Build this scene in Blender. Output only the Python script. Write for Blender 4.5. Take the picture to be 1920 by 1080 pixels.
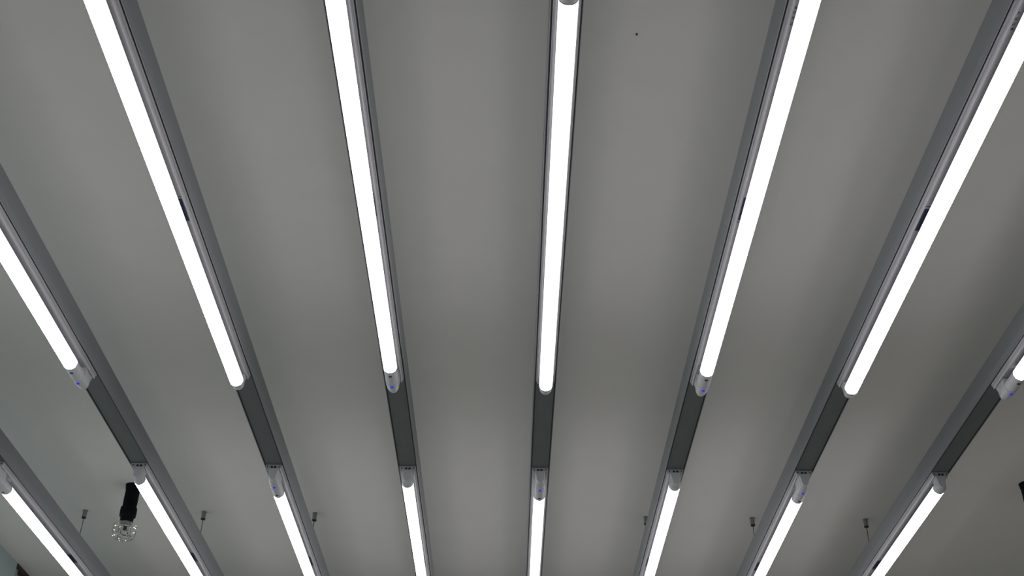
import bpy, math
from mathutils import Matrix, Vector

C = bpy.context.scene
for o in list(bpy.data.objects):
    bpy.data.objects.remove(o)

# ------------------------------------------------------------------ camera, world, exposure
# The camera looks up under a bank of suspended rails; units are metres, the lens is the origin.
cam_data = bpy.data.cameras.new('camera')
cam_data.sensor_width = 36.0
cam_data.lens = 2200 / 1920 * 36.0
cam_data.clip_start = 0.02
cam = bpy.data.objects.new('camera', cam_data)
C.collection.objects.link(cam)
r = Vector((0.9999356, -0.00521546, 0.01007945))
u = Vector((-0.01125671, -0.56874019, 0.8224402))
f = Vector((-0.00144318, 0.8225007, 0.56876227))
M = Matrix.Identity(4)
for k in range(3):
    M[k][0], M[k][1], M[k][2] = r[k], u[k], -f[k]
cam.matrix_world = M
C.camera = cam

w = bpy.data.worlds.new('world')
C.world = w
w.use_nodes = True
w.node_tree.nodes['Background'].inputs[0].default_value = (0.75, 0.82, 0.85, 1)
w.node_tree.nodes['Background'].inputs[1].default_value = 0.05

TUBE_STRENGTH = 28.0           # straight down from the diffuser; its flanks glow less
FLANK_STRENGTH = 1.9
C.view_settings.view_transform = 'Standard'
C.view_settings.look = 'None'
C.view_settings.gamma = 1.0
C.view_settings.use_curve_mapping = False
C.view_settings.exposure = 0.03
C.cycles.use_denoising = True
C.cycles.max_bounces = 8
C.cycles.diffuse_bounces = 6
C.cycles.sample_clamp_indirect = 4.0

# ------------------------------------------------------------------ materials
def mat(name, col, rough=0.6, metal=0.0, noise=0.0, nscale=30.0, bump=0.0, emit=None, stretch=None, spec=0.5):
    m = bpy.data.materials.new(name)
    m.use_nodes = True
    nt = m.node_tree
    b = nt.nodes['Principled BSDF']
    b.inputs['Roughness'].default_value = rough
    b.inputs['Metallic'].default_value = metal
    b.inputs['Specular IOR Level'].default_value = spec
    b.inputs['Base Color'].default_value = (*col, 1)
    if emit:
        b.inputs['Emission Color'].default_value = (*emit[0], 1)
        b.inputs['Emission Strength'].default_value = emit[1]
    if noise or bump:
        tc = nt.nodes.new('ShaderNodeTexCoord')
        mp = nt.nodes.new('ShaderNodeMapping')
        mp.inputs['Scale'].default_value = stretch or (1, 1, 1)
        nz = nt.nodes.new('ShaderNodeTexNoise')
        nz.inputs['Scale'].default_value = nscale
        nz.inputs['Detail'].default_value = 4
        nt.links.new(tc.outputs['Object'], mp.inputs['Vector'])
        nt.links.new(mp.outputs['Vector'], nz.inputs['Vector'])
        if noise:
            rp = nt.nodes.new('ShaderNodeValToRGB')
            rp.color_ramp.elements[0].position = 0.3
            rp.color_ramp.elements[1].position = 0.7
            rp.color_ramp.elements[0].color = (*[c * (1 - noise) for c in col], 1)
            rp.color_ramp.elements[1].color = (*[min(1, c * (1 + noise)) for c in col], 1)
            nt.links.new(nz.outputs['Fac'], rp.inputs['Fac'])
            nt.links.new(rp.outputs['Color'], b.inputs['Base Color'])
        if bump:
            bp = nt.nodes.new('ShaderNodeBump')
            bp.inputs['Strength'].default_value = bump
            bp.inputs['Distance'].default_value = 0.002
            nt.links.new(nz.outputs['Fac'], bp.inputs['Height'])
            nt.links.new(bp.outputs['Normal'], b.inputs['Normal'])
    return m

M_ceil = mat('ceiling_paint', (0.735, 0.722, 0.702), 0.9, noise=0.012, nscale=9, spec=0.2)
M_wall = mat('wall_paint', (0.44, 0.54, 0.54), 0.9, noise=0.02, nscale=6)
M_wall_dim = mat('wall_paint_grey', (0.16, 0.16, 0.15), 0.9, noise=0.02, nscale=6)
M_wall_white = mat('wall_paint_white', (0.66, 0.66, 0.64), 0.9, noise=0.02, nscale=6)
M_floor = mat('floor_vinyl', (0.56, 0.55, 0.53), 0.6, noise=0.08, nscale=4)
M_rail = mat('rail_galvanised', (0.25, 0.265, 0.285), 0.45, 0.25, noise=0.06, nscale=18, stretch=(1, .08, 1))
M_strip = mat('rail_cover_grey', (0.15, 0.16, 0.165), 0.6, 0.0, noise=0.05, nscale=20)
M_base = mat('batten_enamel', (0.52, 0.505, 0.535), 0.38, 0.0)
M_plastic = mat('holder_plastic', (0.66, 0.66, 0.70), 0.35)
M_tube = mat('tube_diffuser', (0.9, 0.9, 0.9), 0.4, emit=((1.0, 0.99, 0.985), TUBE_STRENGTH))
M_flank = mat('tube_diffuser_flank', (0.9, 0.9, 0.9), 0.4, emit=((1.0, 0.99, 1.0), FLANK_STRENGTH))
M_sink = mat('tube_back_aluminium', (0.55, 0.55, 0.58), 0.4, 0.7)
M_blue = mat('indicator_blue', (0.02, 0.02, 0.6), 0.3, emit=((0.03, 0.03, 1.0), 0.5))
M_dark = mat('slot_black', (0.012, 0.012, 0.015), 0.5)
M_label = mat('label_navy', (0.03, 0.04, 0.09), 0.5)
M_print = mat('print_violet', (0.10, 0.08, 0.14), 0.6)
M_zinc = mat('zinc_cap', (0.30, 0.31, 0.30), 0.4, 0.6)
M_wire = mat('steel_rod', (0.10, 0.10, 0.10), 0.4, 0.7)
M_black = mat('lamp_black', (0.004, 0.005, 0.008), 0.75, noise=0.2, nscale=40, spec=0.15)
M_chrome = mat('guard_chrome', (0.75, 0.75, 0.73), 0.15, 1.0)
M_frame = mat('frame_dark_brown', (0.035, 0.012, 0.012), 0.5, noise=0.2, nscale=30)
M_blind = mat('pane_frosted', (0.30, 0.36, 0.34), 0.5)
M_glass = bpy.data.materials.new('bulb_glass')
M_glass.use_nodes = True
_b = M_glass.node_tree.nodes['Principled BSDF']
_b.inputs['Base Color'].default_value = (0.8, 0.8, 0.78, 1)
_b.inputs['Roughness'].default_value = 0.05
_b.inputs['Transmission Weight'].default_value = 1.0

# ------------------------------------------------------------------ helpers
class MB:
    def __init__(s):
        s.v, s.f, s.m = [], [], []
    def add(s, vs, fs, mi=0):
        n = len(s.v)
        s.v += [tuple(p) for p in vs]
        s.f += [tuple(n + i for i in q) for q in fs]
        s.m += [mi] * len(fs)
        return s
    def box(s, x0, x1, y0, y1, z0, z1, mi=0):
        vs = [(x, y, z) for z in (z0, z1) for y in (y0, y1) for x in (x0, x1)]
        return s.add(vs, [(0, 2, 3, 1), (4, 5, 7, 6), (0, 1, 5, 4), (2, 6, 7, 3), (0, 4, 6, 2), (1, 3, 7, 5)], mi)
    def extrude(s, prof, y0, y1, closed=True, caps=True, mi=0, mids=()):
        ys = [y0, *mids, y1]
        n = len(prof)
        vs = [(x, y, z) for y in ys for x, z in prof]
        fs = []
        for k in range(len(ys) - 1):
            for i in range(n if closed else n - 1):
                j = (i + 1) % n
                fs.append((k * n + i, k * n + j, (k + 1) * n + j, (k + 1) * n + i))
        if caps and closed:
            fs.append(tuple(range(n))[::-1])
            fs.append(tuple(range((len(ys) - 1) * n, len(ys) * n)))
        return s.add(vs, fs, mi)
    def loft(s, sections, caps=True, mi=0):
        n = len(sections[0])
        vs = [p for sec in sections for p in sec]
        fs = []
        for k in range(len(sections) - 1):
            for i in range(n):
                j = (i + 1) % n
                fs.append((k * n + i, k * n + j, (k + 1) * n + j, (k + 1) * n + i))
        if caps:
            fs.append(tuple(range(n))[::-1])
            fs.append(tuple(range((len(sections) - 1) * n, len(sections) * n)))
        return s.add(vs, fs, mi)
    def lathe(s, prof, cx=0, cy=0, seg=24, mi=0):
        # prof: (radius, z) from bottom to top about a vertical axis
        secs = []
        for rr, z in prof:
            secs.append([(cx + rr * math.cos(2 * math.pi * i / seg), cy + rr * math.sin(2 * math.pi * i / seg), z) for i in range(seg)])
        return s.loft(secs, True, mi)
    def wire(s, pts, rad, seg=8, mi=0, closed=False):
        pts = [Vector(p) for p in pts]
        n = len(pts)
        secs = []
        for i, p in enumerate(pts):
            a = pts[(i - 1) % n] if (closed or i > 0) else p
            b = pts[(i + 1) % n] if (closed or i < n - 1) else p
            d = (b - a).normalized()
            ref = Vector((0, 0, 1)) if abs(d.z) < 0.9 else Vector((1, 0, 0))
            e1 = d.cross(ref).normalized()
            e2 = d.cross(e1)
            secs.append([p + rad * (e1 * math.cos(2 * math.pi * k / seg) + e2 * math.sin(2 * math.pi * k / seg)) for k in range(seg)])
        if closed:
            secs.append(secs[0])
        return s.loft(secs, not closed, mi)
    def build(s, name, mats, parent=None, smooth=False, bevel=0.0):
        me = bpy.data.meshes.new(name)
        me.from_pydata([tuple(p) for p in s.v], [], s.f)
        for mm in (mats if isinstance(mats, (list, tuple)) else [mats]):
            me.materials.append(mm)
        for i, p in enumerate(me.polygons):
            p.material_index = s.m[i]
        me.validate()
        me.update()
        import bmesh
        bm = bmesh.new()
        bm.from_mesh(me)
        bmesh.ops.recalc_face_normals(bm, faces=bm.faces)
        bm.to_mesh(me)
        bm.free()
        o = bpy.data.objects.new(name, me)
        C.collection.objects.link(o)
        if parent:
            o.parent = parent
        if smooth:
            me.polygons.foreach_set('use_smooth', [True] * len(me.polygons))
            me.set_sharp_from_angle(angle=math.radians(35))
        if bevel:
            b = o.modifiers.new('bevel', 'BEVEL')
            b.width = bevel
            b.segments = 2
            b.limit_method = 'ANGLE'
        return o

def empty(name, loc, rz=0.0):
    o = bpy.data.objects.new(name, None)
    o.empty_display_size = 0.05
    C.collection.objects.link(o)
    o.location = loc
    o.rotation_euler = (0, 0, rz)
    return o

def tag(o, label=None, cat=None, group=None, kind=None):
    if label: o['label'] = label
    if cat: o['category'] = cat
    if group: o['group'] = group
    if kind: o['kind'] = kind
    return o

def copy_tree(o, parent=None):
    c = o.copy()
    C.collection.objects.link(c)
    c.parent = parent
    for ch in list(o.children):
        copy_tree(ch, c)
    return c

# ------------------------------------------------------------------ the setting
ZC, ZF = 1.600, -1.00         # ceiling and floor heights
XL, XR = -1.809, 2.70         # side walls
YN, YF = -2.60, 6.60          # near and far walls
T = 0.12
tag(MB().box(XL - T, XR + T, YN - T, YF + T, ZC, ZC + 0.1).build('ceiling', M_ceil), 'plain off-white painted ceiling above the rails', kind='structure')
tag(MB().box(XL - T, XR + T, YN - T, YF + T, ZF - 0.1, ZF).build('floor', M_floor), 'grey floor', kind='structure')
# left wall with one window opening that reaches up to the ceiling
WY0, WY1, WZ0 = 4.125, 5.60, 0.30
wl = MB()
wl.box(XL - T, XL, YN, WY0, ZF, ZC)
wl.box(XL - T, XL, WY1, YF, ZF, ZC)
wl.box(XL - T, XL, WY0, WY1, ZF, WZ0)
tag(wl.build('wall_left', M_wall), 'pale blue-grey wall at the lower left corner', kind='structure')
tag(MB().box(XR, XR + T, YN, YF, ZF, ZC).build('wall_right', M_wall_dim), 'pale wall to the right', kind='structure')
tag(MB().box(XL - T, XR + T, YF, YF + T, ZF, ZC).build('wall_far', M_wall_white), 'pale wall at the far end', kind='structure')
tag(MB().box(XL - T, XR + T, YN - T, YN, ZF, ZC).build('wall_near', M_wall), 'pale wall behind', kind='structure')
win = tag(empty('window_1', (XL, WY0, WZ0)), 'frosted window with a dark brown head frame meeting the ceiling', kind='structure')
fr = MB()
h = ZC - WZ0
L = WY1 - WY0
fr.box(-0.06, 0.002, 0, L, h - 0.016, h)
fr.box(-0.06, 0.002, 0, L, 0, 0.03)
fr.build('window_frame', M_frame, win)
for y in (0, L - 0.03):
    MB().box(-0.06, -0.004, y, y + 0.03, 0.03, h - 0.016).build('jamb', M_blind, win)
MB().box(-0.030, -0.020, 0.03, L - 0.03, 0.03, h - 0.016).build('pane', M_blind, win)

# ------------------------------------------------------------------ suspended rails
ZR = 1.42877                    # underside of the rails
RH, RW = 0.0588, 0.0267         # rail height and half width
YA, YB = -0.45, 6.20
RX = [-1.4192, -1.0327, -0.6548, -0.2767, 0.0802, 0.4524, 0.8057, 1.1697]
RS = [0.0002, 0.0028, 0.0004, -0.0033, -0.0006, -0.0010, -0.0009, 0.0025]
RAIL_LABEL = [
    'grey metal ceiling rail furthest left, beside the left wall',
    'grey ceiling rail just right of the caged black lamp at the left',
    'grey ceiling rail third from the left',
    'grey ceiling rail fourth from the left, left of the straight middle rail',
    'grey ceiling rail running straight up the middle of the photo',
    'grey ceiling rail first to the right of the middle one',
    'grey ceiling rail second to the right of the middle one',
    'grey metal ceiling rail furthest right, beside the cut-off black lamp',
]

def make_rail():
    root = empty('ceiling_rail', (0, 0, ZR))
    t = 0.0013
    W = RW
    prof = [(-W, 0), (-W + t, 0), (-W + t, RH - t), (W - t, RH - t), (W - t, 0), (W, 0), (W, RH), (-W, RH)]
    MB().extrude(prof, YA, YB).build('channel', M_rail, root)
    c = 0.0222
    MB().extrude([(-c, 0.0018), (c, 0.0018), (c, 0.0032), (-c, 0.0032)], YA, YB).build('cover_strip', M_strip, root)
    for sx in (-1, 1):  # black strips standing in for the shade inside the open edge gaps
        MB().box(*sorted((sx * (c + 0.0001), sx * (W - t))), YA, YB, 0.0012, 0.003).build('gap_shade', M_dark, root)
    for y in (0.7, 2.7, 4.4):
        MB().box(-W + t, W - t, y, y + 0.01, 0.0032, RH - t).build('web_stay', M_strip, root)
    return root

def rail_at(k, y):
    return RX[k] + RS[k] * y

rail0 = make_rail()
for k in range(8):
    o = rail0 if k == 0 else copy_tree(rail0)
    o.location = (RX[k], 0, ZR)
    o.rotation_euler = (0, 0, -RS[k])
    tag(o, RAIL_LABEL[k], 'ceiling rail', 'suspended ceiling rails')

# ------------------------------------------------------------------ tube fittings
FL = 1.327                      # fitting length
Y_LONG, Y_SHORT = 0.107, FL - 0.032   # lit length of the tube
ZT, RT = -0.0343, 0.0157        # tube axis below rail, tube radius
CORE_ARC, HALF_ARC = math.radians(50), math.radians(129)

def sec(y, wt, zb, wm):
    """cross-section of a socket: flat top against the batten, rounded underside"""
    top = -0.009
    d = top - zb
    mid = wm + 0.25 * (wt - wm) if wt > wm else wm
    pts = [(wt, y, top), (mid, y, top - 0.3 * d)]
    zc = top - 0.58 * d
    n = 12
    for i in range(n + 1):
        a = math.pi * i / n
        pts.append((wm * math.cos(a), y, zc - 0.42 * d * math.sin(a) ** 0.75))
    pts += [(-mid, y, top - 0.3 * d), (-wt, y, top)]
    return pts

def tube_ring(y, rad, n=32):
    return [(rad * math.cos(2 * math.pi * i / n), y, ZT + rad * math.sin(2 * math.pi * i / n)) for i in range(n)]

def make_fitting(labelled=None, printed=False):
    root = empty('tube_light', (0, 0, ZR))
    # enamelled batten with a raised bead along both edges
    half = [(0.0224, 0.0010), (0.0224, -0.0040), (0.0217, -0.0062), (0.0206, -0.0052), (0.0199, -0.0075), (0.0192, -0.0112),
            (0.0178, -0.0130), (0.0164, -0.0118), (0.0155, -0.0102), (0.0140, -0.0098)]
    prof = half + [(-x, z) for x, z in half[::-1]]
    b = MB().extrude(prof, 0.0, FL)
    b.build('batten', M_base, root, smooth=True)
    # end plates with knock-outs
    for y in (0.0, FL):
        s = 1 if y else -1
        e = MB()
        for x in (-0.0085, 0.0005):
            e.box(x, x + 0.006, *sorted((y, y + s * 0.0008)), -0.0085, -0.0035)
        for x in (-0.0185, 0.0145):
            e.box(x, x + 0.003, *sorted((y, y + s * 0.0008)), -0.006, -0.003)
        e.build('knockout', M_dark, root)
    # long holder: tapered socket, rings, driver cap
    soc = MB().loft([sec(0.0, 0.0152, -0.0425, 0.0095), sec(0.009, 0.0152, -0.0448, 0.0120), sec(0.0093, 0.0152, -0.0456, 0.0127),
                     sec(0.020, 0.0152, -0.0468, 0.0143), sec(0.0203, 0.0152, -0.0475, 0.0148), sec(0.034, 0.0152, -0.0483, 0.0151),
                     sec(0.0343, 0.0152, -0.0490, 0.0155), sec(0.050, 0.0150, -0.0496, 0.0156)])
    soc = soc.build('lamp_holder', M_plastic, root, smooth=True)
    cap = MB()
    secs = []
    for y, q in ((0.049, 0.0140), (0.0505, 0.0150), (0.054, 0.0150), (0.0545, 0.0157), (Y_LONG - 0.003, 0.0157), (Y_LONG, 0.0150)):
        secs.append(tube_ring(y, q))
    cap = cap.loft(secs).build('tube_cap', M_plastic, root, smooth=True)
    tag(soc, 'long tapered holder with a blue indicator')
    MB().lathe([(0.0040, -0.0012), (0.0040, 0.0), (0.0034, 0.0020)], 0, 0.0400, 16).build('indicator_light', M_blue, soc).location = (0, 0, -0.0490)
    MB().box(-0.0036, 0.0036, 0.087, 0.092, ZT - 0.0163, ZT - 0.0150).build('slot', M_dark, cap)
    MB().loft([tube_ring(Y_LONG - 0.0022, 0.01585), tube_ring(Y_LONG - 0.0006, 0.01585)]).build('seal_ring', M_dark, cap)
    # short holder at the other end
    e = FL
    MB().loft([sec(e, 0.0152, -0.0425, 0.0092), sec(e - 0.006, 0.0152, -0.0450, 0.0116), sec(e - 0.0063, 0.0152, -0.0458, 0.0123),
               sec(e - 0.013, 0.0152, -0.0470, 0.0140), sec(e - 0.0133, 0.0152, -0.0478, 0.0146), sec(e - 0.023, 0.0150, -0.0492, 0.0154)]).build('lamp_holder', M_plastic, root, smooth=True)
    c2 = MB().loft([tube_ring(y, q) for y, q in ((e - 0.0215, 0.0138), (e - 0.023, 0.0152), (e - 0.0255, 0.0152), (e - 0.026, 0.0146),
                                                 (e - 0.028, 0.0146), (e - 0.0285, 0.0157), (Y_SHORT, 0.0157))]).build('tube_cap', M_plastic, root, smooth=True)
    MB().box(-0.002, 0.002, e - 0.0300, e - 0.0275, ZT - 0.0162, ZT - 0.0150).build('slot', M_dark, c2)
    # the lit tube: diffuser below and at the sides, aluminium back above
    n = 48
    t = MB()
    ring = [(RT * math.sin(2 * math.pi * i / n), ZT - RT * math.cos(2 * math.pi * i / n)) for i in range(n)]
    vs = [(x, y, z) for y in (Y_LONG, Y_SHORT) for x, z in ring]
    for i in range(n):
        a = 2 * math.pi * (i + 0.5) / n
        a = min(a, 2 * math.pi - a)
        j = (i + 1) % n
        t.add([vs[i], vs[j], vs[n + j], vs[n + i]], [(0, 1, 2, 3)], 0 if a < CORE_ARC else 1 if a < HALF_ARC else 2)
    t.build('glowing_tube', [M_tube, M_flank, M_sink], root, smooth=True)
    # screws in the batten
    for y in (0.290, FL - 0.280):
        for dy in (0, 0.014):
            MB().lathe([(0.0016, -0.0108), (0.0016, -0.0096)], 0.0035, y + dy, 10).build('screw', M_dark, root)
    return root

def add_label(root, y0, y1):
    m = MB().box(-0.0138, 0.0138, y0, y1, -0.0106, -0.0097)
    m.build('rating_label', M_label, root)
    MB().box(-0.0144, 0.0144, y0 - 0.008, y0 - 0.0068, -0.0104, -0.0097).build('label_line', M_label, root)

def add_print(root, y0, y1, side):
    m = MB()
    y = y0
    k = 0
    pat = [3, 1.6, 2.4, 1.2, 4, 2, 1.4, 3.2, 2.2, 1.2]
    while y < y1 - 0.004:
        l = pat[k % 10] / 1000
        for row in (0.0100, 0.0124):
            if (k * 7 + int(row * 1e4)) % 3:
                m.box(*sorted((side * row, side * (row + 0.0014))), y, y + l, -0.0103, -0.0097)
        y += l + 0.0014
        k += 1
    m.box(*sorted((side * 0.0085, side * 0.0128)), y1 + 0.001, y1 + 0.0055, -0.0105, -0.0097)
    m.build('printed_marking', M_print, root)

proto = make_fitting()
add_label(proto, FL / 2 - 0.020, FL / 2 + 0.048)
FAR = 'bottom row'
# (rail, row start, long end nearest the camera?, label)
Y1, Y2 = 1.125, 2.935
FIT = [
    (0, Y1, True, 'upper row tube light out of view at the left, beside the left wall'),
    (1, Y1, False, 'lit tube light at the left edge, upper row, long blue-dotted cap at its lower end'),
    (2, Y1, True, 'upper row tube light second from left, starting at the top left and ending short-capped'),
    (3, Y1, False, 'upper row tube light just left of the middle one, long blue-dotted cap below'),
    (4, Y1, True, 'middle tube light of the upper row, both its lit ends showing'),
    (5, Y1, False, 'upper row tube light just right of the middle one, long blue-dotted cap below'),
    (6, Y1, True, 'upper row tube light crossing the upper right edge, short cap at its lower end'),
    (7, Y1, False, 'tube light cut off by the right edge, only its long cap and lit tip showing'),
    (0, Y2, True, 'bottom row tube light furthest left, beside the wall in the lower left corner'),
    (1, Y2, False, 'bottom row tube light passing over the top of the left caged lamp'),
    (2, Y2, True, 'bottom row tube light third from left, blue dot on its cap'),
    (3, Y2, False, 'bottom row tube light with short cap, directly left of the middle rail'),
    (4, Y2, True, 'bottom row tube light on the middle rail, blue dot on its cap'),
    (5, Y2, False, 'bottom row tube light with short cap, directly right of the middle rail'),
    (6, Y2, True, 'bottom row tube light second from right, blue dot on its cap'),
    (7, Y2, False, 'bottom row tube light furthest right, short cap at its upper end'),
]
first = True
for k, row, long_near, lab in FIT:
    y0 = row - (0.006 if k == 2 and row == Y1 else 0.0)
    o = proto if first else copy_tree(proto)
    first = False
    if long_near:
        o.location = (rail_at(k, y0), y0, ZR)
        o.rotation_euler = (0, 0, -RS[k])
    else:
        o.location = (rail_at(k, y0 + FL), y0 + FL, ZR)
        o.rotation_euler = (0, 0, math.pi - RS[k])
    if row == Y1 and k in (5, 6):
        if long_near: add_print(o, 0.145, 0.178, -1)
        else: add_print(o, FL - 0.178, FL - 0.145, 1)
    tag(o, lab, 'tube light', 'tube lights of the upper row' if row == Y1 else 'tube lights of the bottom row')

# ------------------------------------------------------------------ ceiling hangers of the rails
def make_hanger():
    root = empty('rail_hanger', (0, 0, ZC))
    MB().lathe([(0.0065, -0.0262), (0.0076, -0.0235), (0.0076, -0.0225), (0.0070, -0.022), (0.0070, -0.002), (0.0085, -0.002), (0.0085, 0.0)], seg=20).build('ceiling_cap', M_zinc, root, smooth=True)
    MB().lathe([(0.0078, -0.0278), (0.0078, -0.0245)], seg=6).build('lock_nut', M_dark, root)
    z = -(ZC - ZR - RH)
    MB().lathe([(0.0012, z), (0.0012, -0.026)], seg=10).build('rod', M_wire, root, smooth=True)
    MB().box(-0.012, 0.012, -0.012, 0.012, z, z + 0.003).build('clip_plate', M_zinc, root, bevel=0.0005)
    return root

h0 = make_hanger()
HANG = {0: 'small grey hanger with thin rod on the ceiling, left of the caged black lamp',
        1: 'small grey ceiling hanger with thin rod, first to the right of the caged black lamp',
        2: 'small grey ceiling hanger almost touching the third rail from the left',
        5: 'ceiling hanger almost wholly hidden behind the rail right of the middle one',
        6: 'small grey ceiling hanger beside the second rail right of the middle',
        7: 'small grey ceiling hanger with slanting rod, nearest the right edge'}
firsth = True
for k in sorted(HANG):
    o = h0 if firsth else copy_tree(h0)
    firsth = False
    y = 3.645
    o.location = (rail_at(k, y), y, ZC)
    tag(o, HANG[k], 'ceiling hanger', 'ceiling hangers of the rails')

# ------------------------------------------------------------------ caged black lamps
def make_lamp():
    root = empty('caged_lamp', (0, 0, ZC))
    MB().lathe([(0.0215, -0.016), (0.0235, -0.014), (0.0240, -0.004), (0.0255, 0.0)], seg=28).build('ceiling_plate', M_black, root, smooth=True)
    MB().lathe([(0.0215, -0.0805), (0.0222, -0.06), (0.0218, -0.016)], seg=28).build('stem', M_black, root, smooth=True)
    MB().lathe([(0.0175, -0.136), (0.0200, -0.134), (0.0205, -0.118), (0.0250, -0.114), (0.0258, -0.098), (0.0252, -0.084), (0.0215, -0.0805)], seg=28).build('collar', M_black, root, smooth=True)
    MB().lathe([(0.004, -0.182), (0.009, -0.180), (0.0120, -0.174), (0.0128, -0.164), (0.0120, -0.150), (0.011, -0.140), (0.0105, -0.134)], seg=20).build('bulb', M_glass, root, smooth=True)
    MB().lathe([(0.0006, -0.166), (0.0040, -0.164), (0.0030, -0.150), (0.0045, -0.140)], seg=12).build('filament_stem', M_wire, root, smooth=True)
    MB().lathe([(0.0175, -0.146), (0.0175, -0.136)], seg=20).build('guard_collar', M_zinc, root, smooth=True)
    g = MB()
    for i in range(6):
        a = 2 * math.pi * (i + 0.3) / 6
        path = [(0.0165, -0.139), (0.026, -0.1395), (0.0335, -0.144), (0.0355, -0.152), (0.0345, -0.172), (0.031, -0.188), (0.024, -0.1945), (0.012, -0.196)]
        g.wire([(q * math.cos(a), q * math.sin(a), z) for q, z in path], 0.0015, 6)
    for q, z in ((0.0355, -0.160), (0.029, -0.190), (0.012, -0.196)):
        g.wire([(q * math.cos(2 * math.pi * i / 28), q * math.sin(2 * math.pi * i / 28), z) for i in range(28)], 0.0015, 6, closed=True)
    g.build('wire_guard', M_chrome, root, smooth=True)
    for ch in root.children:
        for v in ch.data.vertices:
            v.co.z *= 0.925
    return root

l0 = make_lamp()
l0.location = (-1.206, 3.448, ZC)
tag(l0, 'black stem lamp with a bare bulb in a wire cage, hanging at the lower left', 'lamp', 'caged black ceiling lamps')
l1 = copy_tree(l0)
l1.location = (1.612, 3.358, ZC)
tag(l1, 'black caged lamp cut off by the right edge', 'lamp', 'caged black ceiling lamps')

# ------------------------------------------------------------------ a tiny dark pin in the ceiling
tag(MB().lathe([(0.0012, -0.003), (0.0019, -0.0025), (0.0019, 0.0)], 0.219, 1.495, 12).build('ceiling_pin', M_dark), 'tiny black pin head in the ceiling right of the middle tube light', 'pin').location = (0, 0, ZC)
